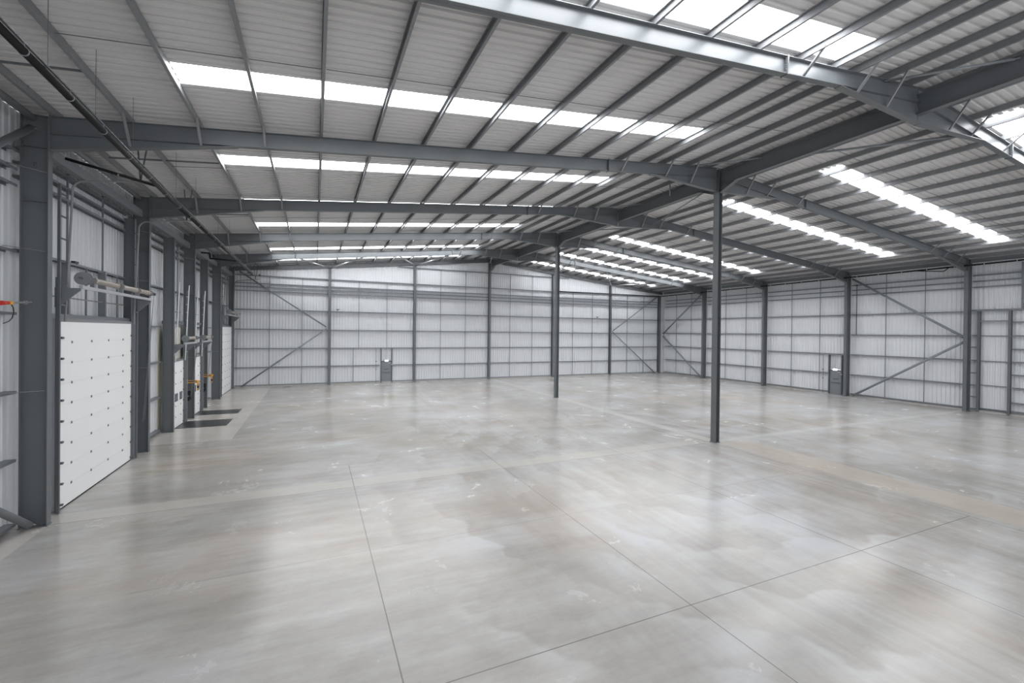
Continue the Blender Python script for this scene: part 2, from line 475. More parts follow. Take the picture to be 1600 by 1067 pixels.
# intermediate left posts
for (Y, x0, x1, zt, lab) in ((6.75, -.60, -.26, 9.3, 'slim grey post rising past the far jamb of the nearest big door'),
                     (11.32, -.52, -.08, 9.45, 'slim grey post just before the first dock door'),
                     (18.68, -.50, -.08, 9.45, 'slim grey post just beyond the second dock door'),
                     (28.85, -.50, -.08, 10.2, 'dark grey post in the far left corner')):
    t = empty('steel_post', (x0, Y, 0)); tag(t, lab, 'post', 'intermediate posts of the left wall')
    m = MB(); m.prism(((x0+x1)/2, Y, .02), ((x0+x1)/2, Y, zt), I(x1-x0, .16), up=(1, 0, 0)); m.obj('shaft', 'steel', t)
    m = MB(); m.box(x0-.02, x1+.02, Y-.1, Y+.1, .001, .02); m.obj('base_plate', 'steel', t)
# gable posts
GP = [0.0, 7.4, 15.25, 23.2, 30.95, 38.9, 46.5]
GL = {7.4: 'slim grey gable post, first from the left corner, with braces meeting it', 15.25: 'slim grey gable post on the back wall right of the exit door',
      23.2: 'tallest grey gable post under the roof ridge', 30.95: 'slim grey gable post seen just left of the far ridge column',
      38.9: 'slim grey gable post with braces meeting it near the right corner', 46.5: 'grey column in the far right corner'}
for x in GP[1:]:
    d = .30 if x < 46 else .34
    t = empty('steel_post', (x, YB+.15, 0)); tag(t, GL[x], 'post', 'gable posts of the back wall')
    m = MB(); m.prism((x, YB+.15, .02), (x, YB+.15, ztop(x)-.38 if x < 46 else 9.85), I(d-.02 if x < 46 else .3, .22 if x < 46 else .3, .014, .01), up=(0, 1, 0))
    m.obj('shaft', 'steel', t)
    m = MB(); m.box(x-.14, x+.14, YB-.02, YB+.19, .001, .02); m.obj('base_plate', 'steel', t)
# ------------------------------------------------------------------ rafters
FN = {-7.5: 'in the overhead frame', 0.0: 'meeting the near ridge column', 7.5: 'between the two ridge columns', 15.0: 'meeting the far ridge column', 22.5: 'nearest the back wall'}
FLY = [1.62, 3.2, 4.78, 17.75, 20.1, 21.55]
def rafter(Y, side):
    t = empty('roof_rafter', (0 if side == 'left' else WID, Y, 9.5))
    tag(t, f'grey haunched roof rafter on the {side} slope, {FN[Y]}', 'rafter', 'portal rafters')
    sx = (lambda x: x) if side == 'left' else (lambda x: WID-x)
    def Z(x): return 10.38+SL*x
    D = .455
    def XZ(mb, poly, h):
        mb.xz([(sx(x), z) for x, z in poly], Y-h, Y+h)
    m = MB()
    x0, x1 = .02, XM-.13 if Y in (0., 15.) else XM-.02
    XZ(m, [(x0, Z(x0)), (x1, Z(x1)), (x1, Z(x1)-D), (x0, Z(x0)-D)], .006)
    XZ(m, [(x0, Z(x0)), (x1, Z(x1)), (x1, Z(x1)-.016), (x0, Z(x0)-.016)], .098)
    XZ(m, [(x0, Z(x0)-D+.014), (x1, Z(x1)-D+.014), (x1, Z(x1)-D), (x0, Z(x0)-D)], .092)
    m.obj('beam', 'steel', t)
    m = MB(); xe, ze = 4.1, Z(4.1)-D
    XZ(m, [(x0, Z(x0)-D), (xe, ze), (x0, 9.54)], .006)
    XZ(m, [(x0, 9.54), (xe, ze), (xe, ze-.014), (x0, 9.525)], .098)
    m.obj('haunch', 'steel', t)
    m = MB(); xe = 19.3
    XZ(m, [(x1, Z(x1)-D), (xe, Z(xe)-D), (x1, 11.70)], .006)
    XZ(m, [(x1, 11.70), (xe, Z(xe)-D), (xe, Z(xe)-D-.014), (x1, 11.685)], .098)
    m.obj('haunch', 'steel', t)
    m = MB(); XZ(m, [(.0, Z(0)+.04), (.025, Z(0)+.04), (.025, 9.50), (.0, 9.50)], .105); m.obj('end_plate', 'steel', t)
    m = MB(); XZ(m, [(17.08, Z(17.1)+.02), (17.12, Z(17.1)+.02), (17.12, Z(17.1)-D-.02), (17.08, Z(17.1)-D-.02)], .105)
    for zz in range(7):
        for s_ in (-1, 1):
            zc = Z(17.1)-.05-.058*zz
            for dx in (-.05, .05): m.tube((sx(17.1+dx), Y+s_*.05, zc), (sx(17.1+dx*.3), Y+s_*.05, zc), .016, 6)
    m.obj('splice_plate', 'steel', t)
    for xf in FLY:
        if xf < 4: zb = 9.54+(Z(4.1)-D-9.54)*xf/4.1
        elif xf > 19.3: zb = (Z(19.3)-D)+(11.70-Z(19.3)+D)*(xf-19.3)/(x1-19.3)
        else: zb = Z(xf)-D
        m = MB(); m.prism((sx(xf), Y-.62, Z(xf)+.06), (sx(xf), Y-.07, zb+.03), [(-.034, -.004), (.034, -.004), (.034, .004), (-.034, .004)])
        m.prism((sx(xf), Y-.62, Z(xf)+.06), (sx(xf), Y-.07, zb+.03), [(-.034, -.004), (-.027, -.004), (-.027, .04), (-.034, .04)])
        m.obj('fly_brace', 'galv', t)
for Y in FR:
    for s_ in ('left', 'right'): rafter(Y, s_)
# gable rafters on the back posts
for side in ('left', 'right'):
    t = empty('gable_rafter', (0 if side == 'left' else WID, YB+.15, 10))
    tag(t, f'dark grey gable rafter over the posts, {side} half of the back wall', 'rafter', 'gable rafters')
    sx = (lambda x: x) if side == 'left' else (lambda x: WID-x)
    m = MB()
    a = (sx(-.3), YB+.15, 10.38-SL*.3-.17); b = (sx(XM-.05), YB+.15, 10.38+SL*XM-.17)
    m.prism(a, b, I(.33, .17, .014, .01)); m.obj('beam', 'steel', t)
# ------------------------------------------------------------------ ridge beams
RB = [(-15.0, -7.5, 'nearest the camera'), (-7.5, 0.0, 'from the overhead frame to the near column'), (0.0, 7.5, 'just behind the near column'), (7.5, 15.0, 'just in front of the far column'), (15.0, 22.5, 'just behind the far column'), (22.5, YB+.0, 'running to the back wall')]
for y0, y1, nm in RB:
    t = empty('ridge_beam', (XM, y0, 12))
    tag(t, f'deep grey steel beam along the roof ridge, {nm}', 'beam', 'ridge beams')
    zt, zb = 12.58, 11.96
    g0 = .15 if y0 in (0., 15.) else .02; g1 = .15 if y1 in (0., 15.) else .02
    a, b = y0+g0, y1-g1
    m = MB()
    m.prism((XM, a, (zt+zb)/2), (XM, b, (zt+zb)/2), I(zt-zb, .21, .018, .012)); m.obj('beam', 'steel', t)
    def knee(yc, sgn):
        m = MB()
        p = [(yc, zb), (yc+sgn*.85, zb), (yc, 11.62)]
        m.yz(p, XM-.006, XM+.006)
        q = [(yc, 11.62), (yc+sgn*.85, zb), (yc+sgn*.85, zb-.016), (yc, 11.60)]
        m.yz(q, XM-.105, XM+.105)
        m.obj('knee', 'steel', t)
    if y0 in (0., 15.): knee(a, 1)
    if y1 in (0., 15.): knee(b, -1)
    if y1 > 28: knee(b, -1)
# ------------------------------------------------------------------ purlins
PX_ = [.12, 1.62, 3.2, 4.78, 6.35, 7.95, 9.57, 11.22, 12.87, 14.52, 16.16, 17.75, 19.15, 20.1, 21.55, 22.85]
BAYS = [(-15.0, -7.5), (-7.5, 0.0), (0.0, 7.5), (7.5, 15.0), (15.0, 22.5), (22.5, YB+.3)]
BN = ['in the bay above the camera', 'in the bay before the near ridge column', 'in the bay behind the near ridge column', 'in the bay before the far ridge column', 'in the bay behind the far ridge column', 'in the bay against the back wall']
pm = {}
for sgn in (1, -1):
    for Lg in (7.5, round(YB+.3-22.5, 4)):
        mm = MB(); mm.prism((0, 0, .1), (0, Lg, .1), Csec(.195, .07, .005, .018, -sgn)); pm[(sgn, Lg)] = mm.mesh('roof_purlin', MT['galv'])
        mm = MB()
for side in ('left', 'right'):
    sg = 1 if side == 'left' else -1
    for i, x in enumerate(PX_):
        for bi, (y0, y1) in enumerate(BAYS):
            X = x if side == 'left' else WID-x
            o = place('roof_purlin', pm[(sg, round(y1-y0, 4))], (X, y0, ztop(X)+.001), (0, -ANG*sg, 0))
            tag(o, f'{ORD[i+1]} purlin up from the {side} eave, {BN[bi]}', 'purlin', 'roof purlins')
# tie rods between purlins (slim sag rods)
for side in ('left', 'right'):
    for bi in (1, 2, 3, 4):
        y = BAYS[bi][0]+3.7
        for i in range(1, len(PX_)-1):
            a, b = PX_[i]+.02, PX_[i+1]-.02
            X = (lambda v: v) if side == 'left' else (lambda v: WID-v)
            m = MB(); m.tube((X(a), y-.1, 10.38+SL*a+.05), (X(b), y+.1, 10.38+SL*b+.15), .009, 6)
            o = m.obj('tie_rod', 'steel_dark')
            tag(o, f'thin tie rod above {ORD[i+1]} {side} purlin {BN[bi]}', 'rod', 'roof tie rods')
# ------------------------------------------------------------------ tubes and roof bracing
def bar(name, a, b, r, mat, label, cat, group=None, ends=.0, n=12):
    t = MB(); t.tube(a, b, r, n)
    d = (Vector(b)-Vector(a)).normalized()
    if ends:
        a_ = Vector(a); b_ = Vector(b)
        sec = [(-r*1.3, -.008), (r*1.3, -.008), (r*1.3, .008), (-r*1.3, .008)]
        t.prism(a_-d*ends, a_+d*.02, sec); t.prism(b_-d*.02, b_+d*ends, sec)
    o = t.obj(name, mat, None, True)
    return tag(o, label, cat, group)
g = 'slim tube braces beside the ridge'
bar('roof_brace', (21.45, -.12, 12.55), (23.24, -2.15, 12.50), .035, 'ground_pipe', 'short tube brace crossing just above the near ridge column', 'brace', g, .1)
bar('roof_brace', (21.5, -7.62, 12.55), (23.24, -9.65, 12.50), .035, 'ground_pipe', 'short tube brace left of the ridge, behind the overhead frame', 'brace', g, .1)
bar('roof_brace', (23.46, -2.1, 12.5), (27.0, -7.35, 12.12), .045, 'ground_pipe', 'long tube brace right of the ridge, before the near ridge column', 'brace', g, .1)
bar('roof_brace', (23.2, .25, 11.95), (25.9, 7.3, 12.02), .03, 'ground_pipe', 'long thin tube brace running behind the near ridge column', 'brace', g, .1)
bar('roof_brace', (23.46, 12.9, 12.5), (27.0, 7.65, 12.12), .04, 'ground_pipe', 'tube brace right of the ridge, before the far ridge column', 'brace', g, .1)
bar('roof_brace', (21.45, 14.88, 12.55), (23.24, 12.85, 12.50), .035, 'ground_pipe', 'short tube brace crossing just above the far ridge column', 'brace', g, .1)
bar('roof_brace', (21.45, 7.38, 12.55), (23.24, 5.35, 12.50), .035, 'ground_pipe', 'short tube brace left of the ridge between the two ridge columns', 'brace', g, .1)
bar('hanger_rod', (22.3, 2.0, 12.5), (22.3, 2.0, 11.95), .03, 'ground_pipe', 'short upright hanger behind the near ridge column top', 'hanger')
g = 'tubes fanning down to the gable post tops'
for a, b, lab in (((4.9, 22.75, 10.55), (7.35, YB, 10.75), 'first roof tube from the left, sloping to the first gable post'),
             ((9.9, 22.75, 11.05), (7.45, YB, 10.75), 'second roof tube from the left, sloping to the first gable post'),
             ((12.6, 22.75, 11.3), (15.2, YB, 11.55), 'left roof tube sloping down to the second gable post'),
             ((17.0, 22.75, 11.75), (15.3, YB, 11.55), 'right roof tube sloping down to the second gable post'),
             ((21.0, 22.75, 12.15), (23.15, YB, 12.35), 'roof tube sloping from the left to the tallest gable post'),
             ((33.6, 22.75, 11.35), (38.85, YB, 10.85), 'roof tube sloping from the left to the last gable post'),
             ((29.0, 22.75, 11.8), (31.0, YB, 11.65), 'roof tube sloping to the gable post by the far ridge column'),
             ((41.5, 22.75, 10.55), (38.95, YB, 10.85), 'roof tube sloping from the right to the last gable post')):
    bar('roof_brace', a, b, .055, 'galv_bright', lab, 'brace', g, .1)
# ------------------------------------------------------------------ wall bracing
g = 'diagonal tube braces on the walls'
for a, b, lab in (((.25, YB-.02, 10.0), (7.12, YB-.02, 5.33), 'upper diagonal brace at the left end of the back wall'),
             ((.45, YB-.02, .12), (7.12, YB-.02, 5.15), 'lower diagonal brace at the left end of the back wall'),
             ((46.2, YB-.02, 9.85), (39.2, YB-.02, 5.35), 'upper diagonal brace at the right end of the back wall'),
             ((45.7, YB-.02, .1), (39.2, YB-.02, 5.15), 'lower diagonal brace at the right end of the back wall'),
             ((WID+.2, 28.9, 5.1), (WID+.2, 22.75, 9.7), 'upper brace in the corner bay of the right wall'),
             ((WID+.2, 28.9, 4.7), (WID+.2, 22.8, .12), 'lower brace in the corner bay of the right wall'),
             ((WID+.2, .15, 5.05), (WID+.2, 7.1, 9.75), 'upper brace meeting the column beside the tall wall opening'),
             ((WID+.2, .15, 4.7), (WID+.2, 6.95, .12), 'lower brace meeting the column beside the tall wall opening'),
             ((-.27, -.25, 9.95), (-.27, -7.3, 5.0), 'upper thick tube brace at the left edge of the photo'),
             ((-.27, -.25, .14), (-.27, -7.3, 4.8), 'lower thick tube brace at the left edge, reaching the floor')):
    bar('diagonal_brace', a, b, .062 if a[0] > 0 and b[0] > 0 and a[0] < 46.5 and b[0] < 46.5 else .085, 'ground_pipe', lab, 'brace', g, .12, 16)
# ------------------------------------------------------------------ side rails
def rail_y(name, x, y0, y1, z, face, mat='rail', h=.17, d=.07):
    m = MB(); m.prism((x, y0, z), (x, y1, z), Csec(d if False else .16, .065, .005, .018, 1), up=(face, 0, 0)); return m.obj(name, mat)
def rail_box_y(x0, x1, y0, y1, z, mat='rail'):
    """C rail lying flat against the cladding: web horizontal, lips up"""
    m = MB(); t = .006; b = .065
    m.box(x0, x1, y0, y1, z-t/2, z+t/2)
    m.box(x0, x0+t, y0, y1, z-b, z) ; m.box(x1-t, x1, y0, y1, z-b, z)
    return m.obj('cladding_rail', mat)
def rail_box_x(y0, y1, x0, x1, z, mat='rail'):
    m = MB(); t = .006; b = .065
    m.box(x0, x1, y0, y1, z-t/2, z+t/2)
    m.box(x0, x1, y0, y0+t, z-b, z); m.box(x0, x1, y1-t, y1, z-b, z)
    return m.obj('cladding_rail', mat)
# back wall
BZ = [.18, 1.74, 3.40, 5.08, 6.80, 8.43, 8.77, 9.09, 9.76, 11.38]
BBN = ['first', 'second', 'third', 'fourth', 'fifth', 'sixth']
for i in range(6):
    x0, x1 = GP[i], GP[i+1]
    for j, z in enumerate(BZ):
        a, b = x0+.01, x1-.01
        if i == 0: a = -.1
        if z > 11:
            if i in (0, 5): continue
            if i == 1: a = 13.6
            if i == 4: b = 33.1
        if i == 1 and z < 2 :
            rr = [(a, 11.98-.06), (13.05+.06, b)]
        else: rr = [(a, b)]
        for q, (a, b) in enumerate(rr):
            o = rail_box_x(YB+.19, YB+.37, a, b, z)
            sfx = '' if len(rr) == 1 else (' left of the exit door' if q == 0 else ' right of the exit door')
            tag(o, f'{ORD[j+1]} rail up the back wall, {BBN[i]} bay from left{sfx}', 'rail', 'back wall rails')
SGX = [(2.5, 5.12), (9.98, 12.57), (17.9, 20.55), (25.65, 28.35), (33.65, 36.35), (41.5, 44.05)]
for i, pr in enumerate(SGX):
    for j, x in enumerate(pr):
        zt = 9.76 if i in (0, 5) else (11.38 if (13.6 < x < 33.1) else 9.76)
        z0 = .18 if not (i == 1) else 3.4
        m = MB(); m.box(x-.022, x+.022, YB+.2, YB+.245, z0, zt)
        o = m.obj('rail_strut', 'rail')
        tag(o, f'{"left" if j == 0 else "right"} slim upright between rails, {BBN[i]} back wall bay from the left', 'strut', 'back wall struts')
m = MB(); m.box(9.48, 9.53, YB+.2, YB+.245, .18, 3.4); tag(m.obj('rail_strut', 'rail'), 'short slim upright between the lowest rails left of the back exit door', 'strut', 'back wall struts')
# right wall
RZ = [.22, 1.82, 3.50, 5.17, 6.84, 8.48, 8.88, 9.28]
RBAY = [(0.0, 7.5), (7.5, 15.0), (15.0, 22.5), (22.5, YB)]
RBN = ['between the tall opening and the exit door', 'between the exit door and the next column', 'in the bay before the corner bay', 'in the far corner bay']
for i, (y0, y1) in enumerate(RBAY):
    for j, z in enumerate(RZ):
        rr = [(y0+.12, y1-.12)]
        if i == 1 and j < 2: rr = [(9.12, y1-.12)]
        for a, b in rr:
            o = rail_box_y(WID+.55, WID+.77, a, b, z)
            tag(o, f'{ORD[j+1]} rail up on the right wall, {RBN[i]}', 'rail', 'right wall rails')
    for j, y in enumerate(((2.44, 4.89), (9.88, 12.44), (17.3, 19.8), (24.7, 27.06))[i]):
        m = MB(); m.box(WID+.55, WID+.595, y-.022, y+.022, .2, 9.95)
        tag(m.obj('rail_strut', 'rail'), f'{"near" if j == 0 else "far"} slim upright on right wall {RBN[i]}', 'strut', 'right wall struts')
# the tall opening at the far right
t = empty('opening_frame', (WID+.5, -1.2, 0)); tag(t, 'tall grey steel frame of the future opening at the right edge', 'frame')
for y in (-.48, -1.95):
    m = MB(); m.prism((WID+.58, y, .01), (WID+.58, y, 6.83), I(.17, .15, .01, .008), up=(1, 0, 0)); m.obj('post', 'steel', t)
m = MB(); m.box(WID+.5, WID+.68, -7.4, -.12, 6.81, 6.93); m.obj('header', 'rail', t)
m = MB(); m.box(WID+.5, WID+.68, -1.88, -.55, 6.10, 6.17); m.obj('crossbar', 'rail', t)
for z in (5.15, 3.45, 1.82):
    m = MB(); m.box(WID+.70, WID+.765, -1.9, -.55, z-.03, z+.03); m.obj('crossbar', 'galv', t)
m = MB(); m.box(WID+.70, WID+.765, -1.9, -.55, .15, .27); m.obj('crossbar', 'steel', t)
for j, z in enumerate((.2, 1.02, 1.82, 2.65, 3.5, 4.4, 5.2)):
    o = rail_box_y(WID+.56, WID+.72, -.42, -.10, z)
    tag(o, f'{ORD[j+1]} short rail up, squeezed between column and tall opening frame', 'rail', 'short rails beside the opening')
for j, z in enumerate((.3, .86, 1.82, 2.66, 3.5, 4.33, 5.2, 6.08)):
    o = rail_box_y(WID+.55, WID+.77, -7.4, -2.03, z)
    tag(o, f'{ORD[j+1]} rail up on the right wall, nearer than the tall opening', 'rail', 'right wall rails')
for j, z in enumerate(RZ[5:]):
    o = rail_box_y(WID+.55, WID+.77, -7.4, -.12, z)
    tag(o, f'{ORD[j+1]} rail up above the tall opening header on the right wall', 'rail', 'right wall rails')
m = MB(); m.box(WID+.52, WID+.60, -2.54, -2.44, 6.93, 9.9); tag(m.obj('rail_strut', 'rail'), 'grey upright above the tall opening header on the right wall', 'strut')
# left wall
def lrail(a, b, z, lab, mat='rail'):
    o = rail_box_y(-.77, -.56, a, b, z, mat); tag(o, lab, 'rail', 'left wall rails')
for j, z in enumerate((.18, 1.77, 3.46, 5.40, 6.93, 8.55, 8.95, 9.4)):
    lrail(-7.38, -.12, z, f'{ORD[j+1]} rail up on the left wall nearer than the big door')
for j, z in enumerate((7.0, 8.85, 9.2, 9.55)):
    lrail(.12, 7.38, z, f'{ORD[j+1]} rail up above the nearest big door')
    lrail(7.62, 14.88, z, f'{ORD[j+1]} rail up above the first dock door')
    lrail(15.12, 22.38, z, f'{ORD[j+1]} rail up above the second dock door')
    lrail(22.62, YB, z, f'{ORD[j+1]} rail up above the farthest big door')
for j, z in enumerate((.18, 1.77, 3.46, 5.15)):
    lrail(7.62, 11.2, z, f'{ORD[j+1]} rail up between the big door and the first dock door')
    lrail(18.78, 22.38, z, f'{ORD[j+1]} rail up between second dock and farthest big door')
for (a, b, lab) in ((.7, 6.7, 'grey header rail over the nearest big door'), (11.4, 14.4, 'grey header rail over the first dock door'), (15.2, 18.5, 'grey header rail over the second dock door'), (23.7, 28.7, 'grey header rail over the farthest big door')):
    m = MB(); m.box(-.60, -.40, a, b, 5.27, 5.42); tag(m.obj('header_rail', 'rail'), lab, 'rail', 'door header rails')
    m = MB(); m.box(-.58, -.55, a, b, 5.90, 5.94); tag(m.obj('sag_bar', 'galv'), lab.replace('grey header rail', 'thin bar just above the header'), 'bar', 'thin bars above doors')
DN = ['the nearest big door', 'the first dock door', 'the second dock door', 'the farthest big door']
for (ys, dn) in (((2.2, 4.7), DN[0]), ((12.4,), DN[1]), ((16.4,), DN[2]), ((25.0, 26.8), DN[3])):
    for j, y in enumerate(ys):
        m = MB(); m.prism((-.58, y, 5.42), (-.58, y, 7.0), Csec(.2, .1, .006, .02), up=(1, 0, 0)); m.box(-.7, -.45, y-.12, y+.12, 5.42, 5.44)
        tag(m.obj('short_post', 'rail'), f'{"near" if j == 0 else "far"} short post over {dn} between header and rail' if len(ys) > 1 else f'short post over {dn} between header and rail', 'post', 'short posts over doors')
for (y, z0, z1, lab) in ((3.55, 5.4, 7.0, 'slim upright in the middle above the nearest big door'), (6.0, 5.4, 7.0, 'slim upright near the far jamb above the nearest big door'), (2.35, 7.0, 9.6, 'near tall slim upright high above the nearest big door'), (4.75, 7.0, 9.6, 'far tall slim upright high above the nearest big door'),
                     (13.9, 5.4, 9.55, 'slim upright high above the first dock door'), (20.4, .2, 9.55, 'slim upright beyond the second dock door'), (-2.5, .2, 9.5, 'near slim upright at the left edge'), (-5, .2, 9.5, 'nearest slim upright on the left wall')):
    m = MB(); m.box(-.60, -.555, y-.022, y+.022, z0, z1); tag(m.obj('rail_strut', 'rail'), lab, 'strut', 'left wall struts')
# eaves members
EB = [(-7.5, 0.0), (0., 7.5), (7.5, 15.), (15., 22.5), (22.5, YB)]
EBN = ['nearest the camera', 'above the nearest big door', 'above the first dock door', 'above the second dock door', 'above the farthest big door']
EBR = ['nearest the camera', 'between tall opening and exit door', 'just beyond the exit door', 'before the corner bay', 'in the corner bay']
for i, (a, b) in enumerate(EB):
    m = MB()
    if i: m.prism((-.32, a+.1, 9.67), (-.32, min(b-.1, 28.7), 9.67), [(-.09, -.14), (.09, -.14), (.09, .14), (-.09, .14)])
    if i: tag(m.obj('eaves_beam', 'ground_pipe'), f'grey box beam under the left eaves {EBN[i]}', 'beam', 'left eaves beams')
    bar('eaves_strut', (-.30, a+.12, 10.26), (-.30, b-.12, 10.26), .085, 'ground_pipe', f'round tube strut under the left roof edge {EBN[i]}', 'strut', 'left eaves tubes')
    m = MB(); m.prism((WID+.3, a+.1, 10.22), (WID+.3, b-.1, 10.22), I(.26, .2, .012, .01))
    tag(m.obj('eaves_beam', 'ground_pipe'), f'grey beam under the right eaves {EBR[i]}', 'beam', 'right eaves beams')
# ------------------------------------------------------------------ loading doors
def loading_door(n, dY, H, zs, ztr, curved, label, big):
    y0, y1 = dY
    t = empty(f'door_{n}', (-.3, (y0+y1)/2, 0)); tag(t, label, 'door', kind='structure')
    np_ = 9 if big else 6
    ph = H/np_
    for k in range(np_):
        m = MB(); z = k*ph
        m.box(-.27, -.225, y0, y1, z+.035 if k == 0 else z+.002, z+ph-.002)
        m.obj('door_panel', 'door', t)
    m = MB(); m.box(-.275, -.22, y0, y1, .002, .035); m.obj('bottom_seal', 'rubber', t)
    m = MB(); m.box(-.29, -.215, y0-.02, y1+.02, H, H+.09); m.obj('top_cap', 'galv', t)
    m = MB(); m.box(-.80, -.28, y0-.05, y0-.02, 0, H+.05); m.box(-.80, -.28, y1+.02, y1+.05, 0, H+.05); m.box(-.80, -.28, y0-.05, y1+.05, H+.05, H+.08)
    m.obj('reveal_lining', 'wall' if big else 'cream', t)
    # hinge plates
    bm_ = MB(); bm_.box(0, .012, -.028, .028, -.035, .035); bm_.tube((.01, 0, 0), (.022, 0, 0), .016, 8)
    me = bm_.mesh('hinge_plate', MT['galv'])
    ny = 4 if big else 2
    for k in range(1, np_):
        for q in range(ny):
            y = y0+.62+q*(y1-y0-1.4)/(ny-1) if big else y0+.45+q*(y1-y0-.9)
            place('hinge_plate', me, (-.225, y, k*ph), (0, 0, 0), t)
    for k in range(np_):
        for y in (y0+.03, y1-.03):
            m = MB(); m.box(-.225, -.17, y-.02, y+.02, k*ph+.1, k*ph+.16); m.tube((-.19, y-.06, k*ph+.13), (-.19, y+.06, k*ph+.13), .02, 8)
            m.obj('roller', 'steel_dark', t)
    # side guides: dark angle stile, running track, rungs
    for sg, yj in ((-1, y0), (1, y1)):
        m = MB(); ya, yb = sorted((yj+sg*.03, yj+sg*(.24 if sg < 0 else .15)))
        m.box(-.24, -.225, ya, yb, 0, zs); m.box(-.24, -.14, yj-.245 if sg < 0 else yj+.14, yj-.23 if sg < 0 else yj+.15, 0, zs)
        m.obj('guide_rail', 'rail', t)
        ys = yj+(-.36 if sg < 0 else .24); yt = yj+sg*(-.02)
        m = MB(); m.prism((-.12, ys, 0.02), (-.12, ys, ztr-.25), [(-.03, -.03), (.03, -.03), (.03, .03), (-.03, .03)], up=(1, 0, 0)); m.obj('upright', 'steel' if big else 'galv', t)
        m = MB()
        pts = [(-.14, yt, H), (.0, yt, ztr-.4)]
        if curved:
            for k in range(7):
                a = k/6*math.pi/2
                pts.append((.0+.28*(1-math.cos(a)), yt, ztr-.3+.28*math.sin(a)))
            pts.append((1.85, yt, ztr+.2))
        else: pts.append((.02, yt, ztr))
        m.path(pts, .028, 8); m.obj('track', 'galv' if big else 'galv_bright', t)
        z = H+.45
        while z < ztr-.2:
            m = MB(); m.box(-.13, -.08, min(ys, yt), max(ys, yt), z-.015, z+.015); m.obj('rung', 'steel_dark' if big else 'galv_bright', t); z += .6 if big else .42
        if curved:
            m = MB(); m.prism((1.5, yt, ztr+.16), (1.42, yt, ztop(1.4)), [(-.02, -.003), (.02, -.003), (.02, .003), (-.02, .003)], up=(0, 1, 0))
            m.prism((1.5, yt, ztr+.16), (1.68, yt, ztop(1.6)), [(-.02, -.003), (.02, -.003), (.02, .003), (-.02, .003)], up=(0, 1, 0)); m.obj('track_hanger', 'steel_dark', t)
        # gusset
        yg = yj+sg*.28
        m = MB(); m.xz([(-.24, zs-.28), (.30, zs-.28), (.30, zs-.34), (-.18, zs-.82), (-.24, zs-.82)], yg-.006, yg+.006); m.obj('gusset_plate', 'rail', t)
    # header channel and spring shaft
    ya, yb = y0-.28, y1+.28
    m = MB(); m.box(.26, .34, ya, yb, zs-.29, zs-.20); m.obj('shaft_rail', 'galv_bright', t)
    m = MB(); m.tube((.3, ya-.1, zs), (.3, yb+.35, zs), .022, 10); m.tube((.3, yb+.3, zs), (.3, yb+.42, zs), .06, 10); m.obj('shaft', 'steel_dark', t)
    ds = [(y0-.12, 'drum')]
    m = MB(); m.tube((.3, y1+.05, zs), (.3, y1+.22, zs), .07, 14); m.tube((.3, y1+.22, zs), (.3, y1+.25, zs), .10, 14)
    m.obj('cable_drum', 'galv', t, True)
    for yy, _ in ds:
        m = MB(); m.tube((.3, yy-.07, zs), (.3, yy+.07, zs), .15 if big else .13, 20); m.tube((.3, yy-.09, zs), (.3, yy-.07, zs), .18 if big else .15, 20); m.tube((.3, yy+.07, zs), (.3, yy+.09, zs), .18 if big else .15, 20)
        m.obj('cable_drum', 'galv', t, True)
    Lh = (y1-y0)
    sp = [(.10, .40), (.50, .72), (.80, .97)] if big else [(.12, .80)]
    for a, b in sp:
        m = MB(); yy = y0+Lh*a; N_ = int(Lh*(b-a)/.035)
        for k in range(N_):
            m.tube((.3, yy+k*.035, zs), (.3, yy+k*.035+.026, zs), .085, 12)
        m.tube((.3, yy, zs), (.3, y0+Lh*b, zs), .078, 12)
        m.tube((.3, yy-.06, zs), (.3, yy, zs), .10, 12); m.tube((.3, y0+Lh*b, zs), (.3, y0+Lh*b+.06, zs), .10, 12)
        m.obj('torsion_spring', 'spring', t, True)
        m = MB(); m.box(.25, .35, yy-.13, yy-.10, zs-.2, zs+.08); m.obj('shaft_bracket', 'galv', t)
    if not big:
        for k in range(2):
            yw = y0+.35+k*.85
            m = MB(); m.box(-.225, -.205, yw, yw+.45, 1.35, 1.75); f_ = m.obj('window_frame', 'black', t)
            m = MB(); m.box(-.205, -.20, yw+.05, yw+.40, 1.40, 1.70); m.obj('pane', 'glass', f_)
    # operating chain
    m = MB(); m.path([(.3, yb+.36, zs), (-.05, yb+.42, 1.3)], .008, 6); m.path([(.3, yb+.36, zs), (.02, yb+.38, 1.4)], .006, 6); m.obj('hand_chain', 'galv', t)
    return t
loading_door(1, D1, HB, 6.40, 9.15, True, 'big white sectional loading door nearest the camera', True)
loading_door(2, D2, HD, 4.55, 7.35, False, 'lower white dock door with dark windows, the first', False)
loading_door(3, D3, HD, 4.55, 7.35, False, 'lower white dock door beyond the first dock door', False)
loading_door(4, D4, HB, 6.35, 9.15, True, 'big white sectional loading door in the far left corner', True)
# dock levellers
for (a, b, lab) in ((12.12, 14.02, 'dark steel dock leveller plate in the floor, the nearer one'), (15.9, 17.42, 'dark steel dock leveller plate in the floor, the farther one')):
    t = empty('dock_leveller', (.8, (a+b)/2, 0)); tag(t, lab, 'dock leveller', 'dock levellers')
    m = MB(); m.box(-.20, 1.97, a, b, .002, .012); m.obj('deck_plate', 'plate', t)
    m = MB()
    m.box(-.2, 2.0, a-.03, a, .001, .008); m.box(-.2, 2.0, b, b+.03, .001, .008); m.box(1.97, 2.0, a, b, .001, .008); m.obj('edge_frame', 'steel_dark', t)
